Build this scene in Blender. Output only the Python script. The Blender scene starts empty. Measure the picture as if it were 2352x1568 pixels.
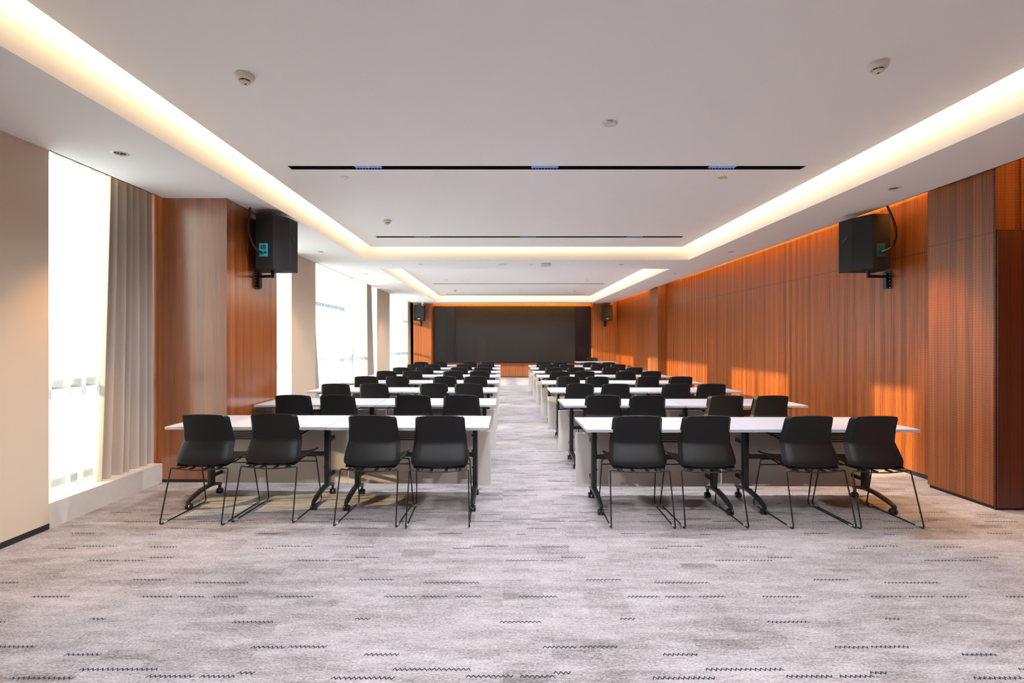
import bpy, bmesh, math, random
from mathutils import Vector, Matrix
random.seed(7)
PI = math.pi
sc = bpy.context.scene
C = sc.collection

# ------------------------------------------------------------------ camera
F, VX, VY, H = 1104.0, 1155.0, 783.0, 1.49
cam_d = bpy.data.cameras.new('camera'); cam = bpy.data.objects.new('camera', cam_d); C.objects.link(cam)
cam.location = (0, 0, H); cam.rotation_euler = (PI/2, 0, 0)
cam_d.sensor_width = 36; cam_d.lens = F/2352*36
cam_d.shift_x = (1176-VX)/2352; cam_d.shift_y = (VY-784)/2352
cam_d.clip_start = 0.05; cam_d.clip_end = 500
sc.camera = cam

# ------------------------------------------------------------------ view / world / sun
sc.view_settings.view_transform = 'Standard'; sc.view_settings.look = 'None'
sc.view_settings.gamma = 1; sc.view_settings.use_curve_mapping = False
sc.view_settings.exposure = 0.42
sc.cycles.use_denoising = True
sc.cycles.max_bounces = 8; sc.cycles.diffuse_bounces = 4; sc.cycles.transparent_max_bounces = 24
sc.cycles.sample_clamp_indirect = 6

SKY = 3.9
w = bpy.data.worlds.new('sky'); sc.world = w; w.use_nodes = True
nt = w.node_tree; nt.nodes.clear()
out = nt.nodes.new('ShaderNodeOutputWorld'); bg = nt.nodes.new('ShaderNodeBackground')
tc = nt.nodes.new('ShaderNodeTexCoord'); sx = nt.nodes.new('ShaderNodeSeparateXYZ'); rp = nt.nodes.new('ShaderNodeValToRGB')
mp = nt.nodes.new('ShaderNodeMapRange'); mp.inputs[1].default_value = -0.5; mp.inputs[2].default_value = 0.5
nt.links.new(tc.outputs['Generated'], sx.inputs[0]); nt.links.new(sx.outputs[2], mp.inputs[0]); nt.links.new(mp.outputs[0], rp.inputs[0])
nt.links.new(rp.outputs[0], bg.inputs[0]); nt.links.new(bg.outputs[0], out.inputs[0]); bg.inputs[1].default_value = SKY
el = rp.color_ramp.elements
el[0].position = 0.0; el[0].color = (0.84, 0.92, 0.98, 1)
el[1].position = 1.0; el[1].color = (0.80, 0.90, 1.0, 1)
e = rp.color_ramp.elements.new(0.485); e.color = (0.62, 0.72, 0.80, 1)
e = rp.color_ramp.elements.new(0.505); e.color = (0.98, 0.99, 1.0, 1)

sun_d = bpy.data.lights.new('sun', 'SUN'); sun = bpy.data.objects.new('sun', sun_d); C.objects.link(sun)
sun.rotation_euler = Vector((1, 0.17, -0.252)).to_track_quat('-Z', 'Y').to_euler()
sun_d.energy = 17; sun_d.color = (1, 0.72, 0.40); sun_d.angle = math.radians(0.9)

WARM = (1, 0.66, 0.34)
def area(name, loc, direction, sx_, sy_, power, color, roll=None):
    d = bpy.data.lights.new(name, 'AREA'); d.shape = 'RECTANGLE'; d.size = sx_; d.size_y = sy_
    d.energy = power; d.color = color
    o = bpy.data.objects.new(name, d); C.objects.link(o); o.location = loc
    o.rotation_euler = Vector(direction).to_track_quat('-Z', 'Y').to_euler() if roll is None else roll
    return o
def strip_along_y(name, x, z, y0, y1, sgn, wpm, h=0.03, color=WARM, tilt=0.0):
    # long side along Y, emitting toward sgn*X
    m = Matrix(((0, sgn*math.sin(tilt), -sgn*math.cos(tilt)), (1, 0, 0), (0, -math.cos(tilt), -math.sin(tilt)))).transposed()
    zaxis = Vector((-sgn*math.cos(tilt), 0, -math.sin(tilt)))   # local +Z is opposite the light direction
    xaxis = Vector((0, 1, 0)); yaxis = zaxis.cross(xaxis)
    R = Matrix((xaxis, yaxis, zaxis)).transposed()
    return area(name, (x, (y0+y1)/2, z), (0, 0, -1), y1-y0, h, wpm*(y1-y0), color, R.to_euler())
def strip_along_x(name, y, z, x0, x1, wpm, h=0.03, color=WARM, tilt=0.0):
    zaxis = Vector((0, -math.cos(tilt), -math.sin(tilt))); xaxis = Vector((1, 0, 0)); yaxis = zaxis.cross(xaxis)
    R = Matrix((xaxis, yaxis, zaxis)).transposed()
    return area(name, ((x0+x1)/2, y, z), (0, 0, -1), x1-x0, h, wpm*(x1-x0), color, R.to_euler())
COVE = 2.3
strip_along_y('cove_light', -2.415, 3.30, -4.0, 8.8, -1, COVE)
strip_along_y('cove_light', 3.295, 3.30, -4.0, 8.8, 1, COVE)
strip_along_x('cove_light', 8.845, 3.30, -2.4, 3.28, COVE)
strip_along_y('cove_light', -2.415, 3.30, 10.25, 18.45, -1, COVE)
strip_along_y('cove_light', 3.355, 3.30, 10.25, 18.45, 1, COVE)
strip_along_x('cove_light', 18.505, 3.30, -2.4, 3.34, COVE)
WASH = (1, 0.48, 0.10)
strip_along_y('wall_wash_light', 4.32, 3.32, 4.93, 13.0, 1, 85.0, color=WASH, tilt=0.75)
strip_along_y('wall_wash_light', 4.32, 3.32, 14.25, 19.2, 1, 85.0, color=WASH, tilt=0.75)
strip_along_y('wall_wash_light', 4.32, 3.32, -2.0, 4.1, 1, 14.0, color=WASH, tilt=0.75)
strip_along_x('wall_wash_light', 19.37, 3.30, -2.7, 3.5, 60.0, color=WASH, tilt=0.75)
for a, b in ((3.86, 5.02), (9.3, 13.7), (15.35, 19.2), (6.3, 8.1)):
    strip_along_y('curtain_light', -3.62, 3.20, a, b, -1, 3.5, color=(1, 0.56, 0.18), tilt=0.6)
for a, b in ((3.85, 5.05), (6.25, 8.15), (9.28, 13.72), (15.34, 19.3)):   # sky portals
    p = strip_along_y('window_portal', -4.12, 1.68, a, b, 1, 1, h=2.9); p.data.cycles.is_portal = True

# ------------------------------------------------------------------ materials
def new_mat(name):
    m = bpy.data.materials.new(name); m.use_nodes = True
    return m, m.node_tree, m.node_tree.nodes['Principled BSDF']
def simple(name, col, rough=0.5, metal=0.0, spec=0.5, bump=None, vary=None):
    m, t, b = new_mat(name)
    b.inputs['Base Color'].default_value = (*col, 1); b.inputs['Roughness'].default_value = rough
    b.inputs['Metallic'].default_value = metal; b.inputs['Specular IOR Level'].default_value = spec
    if bump or vary:
        g = t.nodes.new('ShaderNodeTexCoord'); n = t.nodes.new('ShaderNodeTexNoise')
        n.inputs['Scale'].default_value = (bump or vary)[0]; n.inputs['Detail'].default_value = 4
        t.links.new(g.outputs['Object'], n.inputs['Vector'])
        if bump:
            bp = t.nodes.new('ShaderNodeBump'); bp.inputs['Strength'].default_value = bump[1]; bp.inputs['Distance'].default_value = 0.002
            t.links.new(n.outputs[0], bp.inputs['Height']); t.links.new(bp.outputs[0], b.inputs['Normal'])
        if vary:
            mx = t.nodes.new('ShaderNodeMix'); mx.data_type = 'RGBA'
            mx.inputs[6].default_value = (*[c*(1-vary[1]) for c in col], 1); mx.inputs[7].default_value = (*[min(1, c*(1+vary[1])) for c in col], 1)
            t.links.new(n.outputs[0], mx.inputs[0]); t.links.new(mx.outputs[2], b.inputs['Base Color'])
    return m
class NB:
    """tiny node builder"""
    def __init__(s, t): s.t = t
    def v(s, x, sock):
        if isinstance(x, (int, float)): sock.default_value = x
        else: s.t.links.new(x, sock)
    def m(s, op, a, b=0.0, c=0.0):
        n = s.t.nodes.new('ShaderNodeMath'); n.operation = op
        s.v(a, n.inputs[0]); s.v(b, n.inputs[1]); s.v(c, n.inputs[2]); return n.outputs[0]
    def xyz(s, a, b, c):
        n = s.t.nodes.new('ShaderNodeCombineXYZ'); s.v(a, n.inputs[0]); s.v(b, n.inputs[1]); s.v(c, n.inputs[2]); return n.outputs[0]
    def pos(s, kind='Object'):
        g = s.t.nodes.new('ShaderNodeTexCoord'); p = s.t.nodes.new('ShaderNodeSeparateXYZ'); s.t.links.new(g.outputs[kind], p.inputs[0]); return p.outputs
    def noise(s, vec, scale=1, detail=3, rough=0.5):
        n = s.t.nodes.new('ShaderNodeTexNoise'); s.t.links.new(vec, n.inputs['Vector']); n.inputs['Scale'].default_value = scale
        n.inputs['Detail'].default_value = detail; n.inputs['Roughness'].default_value = rough; return n.outputs[0]
    def white(s, vec):
        n = s.t.nodes.new('ShaderNodeTexWhiteNoise'); n.noise_dimensions = '3D'; s.t.links.new(vec, n.inputs['Vector']); return n.outputs[0]
    def mix(s, f, a, b):
        n = s.t.nodes.new('ShaderNodeMix'); n.data_type = 'RGBA'; s.v(f, n.inputs[0])
        for x, k in ((a, 6), (b, 7)):
            if isinstance(x, tuple): n.inputs[k].default_value = (*x, 1)
            else: s.t.links.new(x, n.inputs[k])
        return n.outputs[2]
    def clamp01(s, x): 
        n = s.t.nodes.new('ShaderNodeClamp'); s.v(x, n.inputs[0]); return n.outputs[0]

def wood(name, light, dark, perforated=False, seam_u=None, seam_z=2.45, rough=0.38, band=0.077, coat=0.2, bandamt=0.48, cior=1.5):
    m, t, b = new_mat(name); k = NB(t); P = k.pos()
    u = k.m('ADD', P[0], P[1]); z = P[2]
    wob = k.noise(k.xyz(k.m('MULTIPLY', u, 1.5), k.m('MULTIPLY', z, 0.35), 0.0), 1, 2)
    uw = k.m('ADD', u, k.m('MULTIPLY', wob, 0.05))
    grain = k.noise(k.xyz(k.m('MULTIPLY', uw, 55), k.m('MULTIPLY', z, 1.1), 3.0), 1, 5, 0.6)
    fine = k.noise(k.xyz(k.m('MULTIPLY', u, 260), k.m('MULTIPLY', z, 6), 9.0), 1, 3, 0.6)
    bi = k.m('FLOOR', k.m('DIVIDE', u, band)); wn = k.white(k.xyz(bi, 0.0, 0.0))
    alt = k.m('MODULO', k.m('ABSOLUTE', bi), 2.0)
    bandv = k.m('ADD', k.m('MULTIPLY', wn, 0.5), k.m('MULTIPLY', alt, 0.5))
    f = k.m('ADD', k.m('MULTIPLY', grain, 1.5), k.m('MULTIPLY', fine, 0.5))
    f = k.m('SUBTRACT', f, 0.50)
    f = k.m('ADD', f, k.m('MULTIPLY', k.m('SUBTRACT', bandv, 0.5), bandamt))
    f = k.clamp01(f)
    col = k.mix(f, dark, light)
    if perforated:
        a = k.m('SUBTRACT', k.m('FRACT', k.m('DIVIDE', u, 0.032)), 0.5); c = k.m('SUBTRACT', k.m('FRACT', k.m('DIVIDE', z, 0.0255)), 0.5)
        a = k.m('MULTIPLY', a, 0.032); c = k.m('MULTIPLY', c, 0.0255)
        d = k.m('SQRT', k.m('ADD', k.m('MULTIPLY', a, a), k.m('MULTIPLY', c, c)))
        hole = k.m('LESS_THAN', d, 0.0040)
        col = k.mix(k.m('MULTIPLY', hole, 0.85), col, (0.012, 0.006, 0.004))
    if seam_u is not None:
        s0, per = seam_u
        a = k.m('ABSOLUTE', k.m('SUBTRACT', k.m('FRACT', k.m('ADD', k.m('DIVIDE', k.m('SUBTRACT', u, s0), per), 20.5)), 0.5))
        line = k.m('LESS_THAN', a, 0.003/per)
        line2 = k.m('LESS_THAN', k.m('ABSOLUTE', k.m('SUBTRACT', z, seam_z)), 0.003)
        col = k.mix(k.m('MULTIPLY', k.m('MAXIMUM', line, line2), 0.8), col, (0.02, 0.008, 0.004))
    t.links.new(col, b.inputs['Base Color']); b.inputs['Roughness'].default_value = rough
    b.inputs['Coat Weight'].default_value = coat; b.inputs['Coat Roughness'].default_value = 0.20; b.inputs['Coat IOR'].default_value = cior
    return m
W_LIGHT, W_DARK = (0.41, 0.110, 0.013), (0.095, 0.018, 0.003)
M = {}
M['wood_perf'] = wood('perforated_wood', W_LIGHT, W_DARK, True, (4.57+4.91, 1.43), rough=0.42)
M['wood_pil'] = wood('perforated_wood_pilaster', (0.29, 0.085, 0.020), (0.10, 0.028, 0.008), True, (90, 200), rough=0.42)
M['wood_plain'] = wood('plain_wood', (0.40, 0.112, 0.018), (0.14, 0.033, 0.006), False, None, rough=0.34, coat=1.0, cior=2.1)
M['wood_back'] = wood('back_wall_wood', (0.50, 0.16, 0.038), (0.25, 0.065, 0.014), False, None, rough=0.4, band=0.05)
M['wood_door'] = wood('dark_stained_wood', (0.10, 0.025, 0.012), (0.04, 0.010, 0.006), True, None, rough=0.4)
M['ceil'] = simple('ceiling_paint', (0.90, 0.93, 0.935), 0.9, spec=0.2)
M['beige'] = simple('beige_wall_fabric', (0.55, 0.455, 0.35), 0.85, spec=0.2, bump=(400, 0.2))
M['white'] = simple('white_paint', (0.82, 0.82, 0.80), 0.7, spec=0.3)
M['stone'] = simple('grey_stone', (0.55, 0.52, 0.48), 0.5, vary=(14, 0.08))
M['black_base'] = simple('black_baseboard', (0.012, 0.012, 0.013), 0.5)
M['chair'] = simple('black_chair_plastic', (0.007, 0.007, 0.0075), 0.48, spec=0.28, bump=(700, 0.15))
M['rod'] = simple('black_powder_steel', (0.010, 0.010, 0.011), 0.35)
M['glide'] = simple('grey_glide', (0.42, 0.42, 0.41), 0.5)
M['leg'] = simple('black_table_steel', (0.014, 0.014, 0.016), 0.35)
M['caster'] = simple('black_caster_nylon', (0.012, 0.012, 0.012), 0.4)
M['top'] = simple('white_laminate', (0.36, 0.36, 0.395), 0.38)
M['panel'] = simple('warm_grey_panel', (0.74, 0.69, 0.64), 0.5)
M['spk'] = simple('black_speaker_paint', (0.014, 0.014, 0.015), 0.7, spec=0.3, bump=(350, 0.5))
M['grille'] = simple('black_grille', (0.012, 0.013, 0.014), 0.5, bump=(500, 0.6))
M['dark'] = simple('black_void', (0.004, 0.004, 0.004), 0.6)
M['cyan'] = simple('cyan_plate', (0.02, 0.42, 0.55), 0.4)
M['teal'] = simple('dark_teal_plate', (0.01, 0.10, 0.13), 0.4)
M['tag'] = simple('silver_badge', (0.75, 0.75, 0.76), 0.3)
M['green'] = simple('green_connector', (0.02, 0.25, 0.12), 0.4)
M['ivory'] = simple('ivory_plastic', (0.70, 0.66, 0.58), 0.35)
M['disc'] = simple('white_plastic', (0.74, 0.73, 0.73), 0.4)
M['yellow'] = simple('yellow_film', (0.75, 0.62, 0.10), 0.5)
M['chrome'] = simple('dark_reflector', (0.50, 0.42, 0.42), 0.18, metal=0.9)
M['frame'] = simple('window_frame_metal', (0.16, 0.19, 0.21), 0.5)
M['screen'] = simple('matte_screen', (0.022, 0.020, 0.018), 0.55, spec=0.15, bump=(250, 0.2))
M['gloss'] = simple('gloss_black_panel', (0.007, 0.007, 0.009), 0.22)
M['drape'] = simple('grey_beige_drape', (0.44, 0.38, 0.33), 0.85, spec=0.1, bump=(500, 0.5))

def sheer_mat(name, tr):
    m = bpy.data.materials.new(name); m.use_nodes = True; t = m.node_tree; t.nodes.clear()
    o = t.nodes.new('ShaderNodeOutputMaterial'); a = t.nodes.new('ShaderNodeBsdfTransparent'); d = t.nodes.new('ShaderNodeBsdfDiffuse')
    tl = t.nodes.new('ShaderNodeBsdfTranslucent'); m1 = t.nodes.new('ShaderNodeMixShader'); m2 = t.nodes.new('ShaderNodeMixShader')
    d.inputs[0].default_value = (0.62, 0.64, 0.66, 1); tl.inputs[0].default_value = (0.40, 0.43, 0.46, 1)
    k = NB(t); g = t.nodes.new('ShaderNodeTexCoord')
    s = k.noise(g.outputs['Object'], 60, 2)
    m1.inputs[0].default_value = 0.72; t.links.new(d.outputs[0], m1.inputs[1]); t.links.new(tl.outputs[0], m1.inputs[2])
    lw = t.nodes.new('ShaderNodeLayerWeight'); lw.inputs[0].default_value = 0.5
    f = k.m('ADD', tr-0.04, k.m('MULTIPLY', s, 0.08))
    f = k.clamp01(k.m('MULTIPLY', f, k.m('SUBTRACT', 1.12, k.m('POWER', lw.outputs['Facing'], 1.3)))); t.links.new(f, m2.inputs[0])
    t.links.new(m1.outputs[0], m2.inputs[1]); t.links.new(a.outputs[0], m2.inputs[2]); t.links.new(m2.outputs[0], o.inputs[0])
    return m
M['sheer'] = sheer_mat('sheer_voile', 0.50)
def pane_mat():
    m = bpy.data.materials.new('window_glass'); m.use_nodes = True; t = m.node_tree; t.nodes.clear()
    o = t.nodes.new('ShaderNodeOutputMaterial'); a = t.nodes.new('ShaderNodeBsdfTransparent'); gl = t.nodes.new('ShaderNodeBsdfGlossy')
    mx = t.nodes.new('ShaderNodeMixShader'); mx.inputs[0].default_value = 0.06; gl.inputs['Roughness'].default_value = 0.02
    a.inputs[0].default_value = (0.94, 0.97, 0.97, 1)
    t.links.new(a.outputs[0], mx.inputs[1]); t.links.new(gl.outputs[0], mx.inputs[2]); t.links.new(mx.outputs[0], o.inputs[0]); return m
M['glass'] = pane_mat()
def emis(name, col, s):
    m, t, b = new_mat(name); b.inputs['Base Color'].default_value = (*col, 1)
    b.inputs['Emission Color'].default_value = (*col, 1); b.inputs['Emission Strength'].default_value = s; return m
M['louvre'] = emis('blue_lamp_louvre', (0.16, 0.28, 0.62), 0.28)
M['bulb'] = emis('warm_lamp', (1, 0.62, 0.30), 1.2)

def carpet():
    m, t, b = new_mat('woven_carpet'); k = NB(t); P = k.pos(); x, y = P[0], P[1]
    st = k.noise(k.xyz(k.m('MULTIPLY', x, 16), k.m('MULTIPLY', y, 130), 0.0), 1, 5, 0.7)
    mid = k.noise(k.xyz(k.m('MULTIPLY', x, 3), k.m('MULTIPLY', y, 14), 4.0), 1, 4, 0.6)
    bigp = k.noise(k.xyz(k.m('MULTIPLY', x, 1.1), k.m('MULTIPLY', y, 2.2), 8.0), 1, 2)
    sp = k.noise(k.xyz(k.m('MULTIPLY', x, 70), k.m('MULTIPLY', y, 210), 2.0), 1, 3, 0.75)
    cell = k.white(k.xyz(k.m('FLOOR', k.m('DIVIDE', x, 0.2367)), k.m('FLOOR', k.m('DIVIDE', y, 0.075)), 0.0))
    f = k.m('MULTIPLY', k.m('SUBTRACT', st, 0.5), 1.5)
    f = k.m('ADD', f, k.m('MULTIPLY', k.m('SUBTRACT', mid, 0.5), 1.1))
    f = k.m('ADD', f, k.m('MULTIPLY', k.m('SUBTRACT', bigp, 0.5), 0.7))
    f = k.m('ADD', f, k.m('MULTIPLY', k.m('SUBTRACT', sp, 0.5), 2.6))
    f = k.m('ADD', f, k.m('MULTIPLY', k.m('POWER', cell, 5.0), -0.22))
    f = k.clamp01(k.m('ADD', f, 0.60))
    col = k.mix(f, (0.095, 0.082, 0.078), (0.40, 0.366, 0.372))
    t.links.new(col, b.inputs['Base Color']); b.inputs['Roughness'].default_value = 0.95; b.inputs['Specular IOR Level'].default_value = 0.1
    b.inputs['Sheen Weight'].default_value = 0.15
    bp = t.nodes.new('ShaderNodeBump'); bp.inputs['Strength'].default_value = 0.35; bp.inputs['Distance'].default_value = 0.003
    t.links.new(sp, bp.inputs['Height']); t.links.new(bp.outputs[0], b.inputs['Normal'])
    return m
M['carpet'] = carpet()
M['stitch'] = simple('dark_stitch', (0.035, 0.038, 0.048), 0.9, spec=0.1)

# ------------------------------------------------------------------ mesh helpers
def box(bm, x0, x1, y0, y1, z0, z1, mi=0):
    vs = [bm.verts.new((x, y, z)) for z in (z0, z1) for y in (y0, y1) for x in (x0, x1)]
    fs = []
    for q in ((0, 2, 3, 1), (4, 5, 7, 6), (0, 1, 5, 4), (2, 6, 7, 3), (0, 4, 6, 2), (1, 3, 7, 5)):
        f = bm.faces.new([vs[i] for i in q]); f.material_index = mi; fs.append(f)
    return fs
def tube(bm, pts, r, seg=8, closed=False, caps=True):
    pts = [Vector(p) for p in pts]; n = len(pts); rings = []
    up = None
    for i in range(n):
        if closed: d = (pts[(i+1) % n]-pts[i-1]).normalized()
        else: d = (pts[min(i+1, n-1)]-pts[max(i-1, 0)]).normalized()
        if up is None:
            up = d.orthogonal().normalized()
        up = (up - d*up.dot(d))
        up = up.normalized() if up.length > 1e-6 else d.orthogonal().normalized()
        s = d.cross(up)
        rr = r[i] if isinstance(r, (list, tuple)) else r
        rings.append([bm.verts.new(pts[i] + (up*math.cos(2*PI*k/seg) + s*math.sin(2*PI*k/seg))*rr) for k in range(seg)])
    m = n if closed else n-1
    for i in range(m):
        a, b_ = rings[i], rings[(i+1) % n]
        for k in range(seg):
            bm.faces.new((a[k], a[(k+1) % seg], b_[(k+1) % seg], b_[k]))
    if caps and not closed:
        bm.faces.new(list(reversed(rings[0]))); bm.faces.new(rings[-1])
def rounded(pts, rad, steps=4, closed=False):
    pts = [Vector(p) for p in pts]; n = len(pts); out = []
    for i, p in enumerate(pts):
        if not closed and i in (0, n-1): out.append(p); continue
        a, b_ = pts[i-1], pts[(i+1) % n]
        r = min(rad, (a-p).length*0.45, (b_-p).length*0.45)
        p0 = p+(a-p).normalized()*r; p1 = p+(b_-p).normalized()*r
        for k in range(steps+1):
            t = k/steps; out.append(p0*(1-t)**2 + p*2*t*(1-t) + p1*t*t)
    return out
def lathe(bm, prof, cx=0, cy=0, seg=24, mi=0):
    rings = []
    for r, z in prof:
        if r < 1e-5: rings.append([bm.verts.new((cx, cy, z))])
        else: rings.append([bm.verts.new((cx+r*math.cos(2*PI*k/seg), cy+r*math.sin(2*PI*k/seg), z)) for k in range(seg)])
    for a, b_ in zip(rings, rings[1:]):
        for k in range(seg):
            k2 = (k+1) % seg
            if len(a) == 1 and len(b_) == 1: continue
            if len(a) == 1: f = bm.faces.new((a[0], b_[k2], b_[k]))
            elif len(b_) == 1: f = bm.faces.new((a[k], a[k2], b_[0]))
            else: f = bm.faces.new((a[k], a[k2], b_[k2], b_[k]))
            f.material_index = mi
def prism(bm, poly, z0, z1, axis='z'):
    def V(p, h):
        return {'z': (p[0], p[1], h), 'x': (h, p[0], p[1]), 'y': (p[0], h, p[1])}[axis]
    a = [bm.verts.new(V(p, z0)) for p in poly]; b_ = [bm.verts.new(V(p, z1)) for p in poly]
    bm.faces.new(a); bm.faces.new(b_)
    for i in range(len(poly)):
        j = (i+1) % len(poly); bm.faces.new((a[i], a[j], b_[j], b_[i]))
def shell(bm, P, th):
    """P[i][j] grid of points -> closed shell of thickness th"""
    n, m = len(P), len(P[0]); N = []
    for i in range(n):
        row = []
        for j in range(m):
            du = Vector(P[min(i+1, n-1)][j])-Vector(P[max(i-1, 0)][j]); dv = Vector(P[i][min(j+1, m-1)])-Vector(P[i][max(j-1, 0)])
            row.append(du.cross(dv).normalized())
        N.append(row)
    A = [[bm.verts.new(P[i][j]) for j in range(m)] for i in range(n)]
    B = [[bm.verts.new(Vector(P[i][j])+N[i][j]*th) for j in range(m)] for i in range(n)]
    for i in range(n-1):
        for j in range(m-1):
            bm.faces.new((A[i][j], A[i+1][j], A[i+1][j+1], A[i][j+1])); bm.faces.new((B[i][j], B[i][j+1], B[i+1][j+1], B[i+1][j]))
    for i in range(n-1):
        for j in (0, m-1): bm.faces.new((A[i][j], A[i+1][j], B[i+1][j], B[i][j]))
    for j in range(m-1):
        for i in (0, n-1): bm.faces.new((A[i][j], A[i][j+1], B[i][j+1], B[i][j]))
def obj(name, bm, mats, parent=None, smooth=None, bevel=None, loc=None):
    if bevel:
        bmesh.ops.bevel(bm, geom=list(bm.edges), offset=bevel, segments=2, affect='EDGES', profile=0.5)
    bmesh.ops.recalc_face_normals(bm, faces=list(bm.faces))
    me = bpy.data.meshes.new(name); bm.to_mesh(me); bm.free()
    for m_ in (mats if isinstance(mats, (list, tuple)) else [mats]): me.materials.append(M[m_])
    if smooth is not None:
        me.shade_smooth(); me.set_sharp_from_angle(angle=math.radians(smooth))
    o = bpy.data.objects.new(name, me); C.objects.link(o)
    if parent is not None: o.parent = parent
    if loc is not None: o.location = loc
    return o
def NBM(): return bmesh.new()
def tag(o, label=None, cat=None, group=None, kind=None):
    if label: o['label'] = label
    if cat: o['category'] = cat
    if group: o['group'] = group
    if kind: o['kind'] = kind
    return o
def thing(name, label, cat, loc=(0, 0, 0), rz=0, group=None):
    o = bpy.data.objects.new(name, None); C.objects.link(o); o.location = loc; o.rotation_euler = (0, 0, rz)
    o.empty_display_size = 0.1
    return tag(o, label, cat, group)
def struct(name, bm, mats, label=None, parent=None, **kw):
    o = obj(name, bm, mats, parent, **kw); o['kind'] = 'structure'
    if label: o['label'] = label
    return o
def copy_tree(o, parent=None):
    c = o.copy(); C.objects.link(c)
    if parent is not None: c.parent = parent
    for ch in list(o.children): copy_tree(ch, c)
    return c
def dup(root, loc, rz, label, group=None):
    r = copy_tree(root); r.location = loc; r.rotation_euler = (0, 0, rz); r['label'] = label
    if group: r['group'] = group
    return r
def holed_plane(bm, x0, x1, y0, y1, z, holes, mi=0):
    xs = sorted({x0, x1, *[v for h in holes for v in h[:2] if x0 < v < x1]})
    ys = sorted({y0, y1, *[v for h in holes for v in h[2:] if y0 < v < y1]})
    cache = {}
    def V(x, y):
        if (x, y) not in cache: cache[(x, y)] = bm.verts.new((x, y, z))
        return cache[(x, y)]
    for a, b_ in zip(xs, xs[1:]):
        for c, d in zip(ys, ys[1:]):
            mx, my = (a+b_)/2, (c+d)/2
            if any(h[0] < mx < h[1] and h[2] < my < h[3] for h in holes): continue
            f = bm.faces.new((V(a, c), V(b_, c), V(b_, d), V(a, d))); f.material_index = mi

# ------------------------------------------------------------------ room shell
YB, YE = -4.5, 19.80          # behind the camera, screen wall
XL, XR = -3.60, 4.57
ZC, ZP, ZT = 3.0, 3.22, 3.42  # soffit, raised panel, cove top
DL_L = [(-3.08, y) for y in (0.9, 3.87, 8.14, 10.8, 14.2, 17.86)]
DL_R = [(3.87, y) for y in (1.5, 4.76, 8.14, 10.8)] + [(3.92, 14.3), (3.95, 17.9)]
COF = [(-2.57, 3.455, -4.2, 8.95), (-2.57, 3.50, 10.07, 18.67)]
PAN = [(-2.42, 3.30, -4.1, 8.84), (-2.42, 3.36, 10.2, 18.50)]
SLOTS = [(-2.13, 3.0, 1.60), (-2.13, 3.0, 4.80), (-2.11, 2.99, 7.99), (-2.1, 3.05, 11.3), (-2.1, 3.05, 14.52), (-2.1, 3.05, 17.77)]
SW = 0.05
# floor with stitched zigzags
bm = NBM()
f = bm.faces.new([bm.verts.new(p) for p in ((-4.3, YB, 0), (5.3, YB, 0), (5.3, YE+0.2, 0), (-4.3, YE+0.2, 0))])
DASH = [(23, 168, 1557), (183, 363, 1537), (337, 445, 1553), (460, 540, 1553), (545, 585, 1545),
        (577, 655, 1486), (662, 750, 1485), (836, 917, 1503), (816, 850, 1421), (533, 628, 1428),
        (632, 720, 1370), (882, 955, 1370), (968, 1028, 1370), (1046, 1106, 1370), (824, 904, 1331), (973, 1100, 1338),
        (682, 756, 1287), (763, 813, 1287), (816, 872, 1280), (586, 628, 1259), (636, 690, 1254), (697, 718, 1254), (793, 858, 1256),
        (583, 640, 1225), (762, 785, 1227), (800, 868, 1213)]
PX, PY = 1.42, 1.84
def zig(bm, x0, x1, y):
    wl, am, th = 0.0225, 0.0075, 0.0044
    n = max(2, int(round((x1-x0)/wl*2))); pts = []
    for i in range(n+1):
        pts.append((x0+(x1-x0)*i/n, y + (am if i % 2 else -am)*(1.0 + 0.15*random.uniform(-1, 1))))
    va = [bm.verts.new((p[0], p[1]-th, 0.0009)) for p in pts]; vb = [bm.verts.new((p[0], p[1]+th, 0.0009)) for p in pts]
    for i in range(n):
        fc = bm.faces.new((va[i], va[i+1], vb[i+1], vb[i])); fc.material_index = 1
for (a, b_, yy) in DASH:
    Y = F*H/(yy-VY); xa, xb = (a-VX)/F*Y, (b_-VX)/F*Y
    for ky in range(-1, 10):
        yk = Y+ky*PY
        sh = 0.0 if ky == 0 else (ky*0.47) % PX
        for kx in range(-5, 8):
            x0, x1 = xa+kx*PX+sh, xb+kx*PX+sh
            if (ky < 0 and yk > 2.08) or (ky > 0 and yk < 3.78): continue
            if yk < 1.2 or yk > 19.2 or x0 < -3.55 or x1 > 4.5: continue
            if abs(x0)/yk > 1.2 and abs(x1)/yk > 1.2: continue
            zig(bm, x0, x1, yk)
me_f = bm
o = obj('floor', me_f, ['carpet', 'stitch']); o['kind'] = 'structure'; o['label'] = 'pale grey streaked carpet with dark zigzag stitching'

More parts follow.
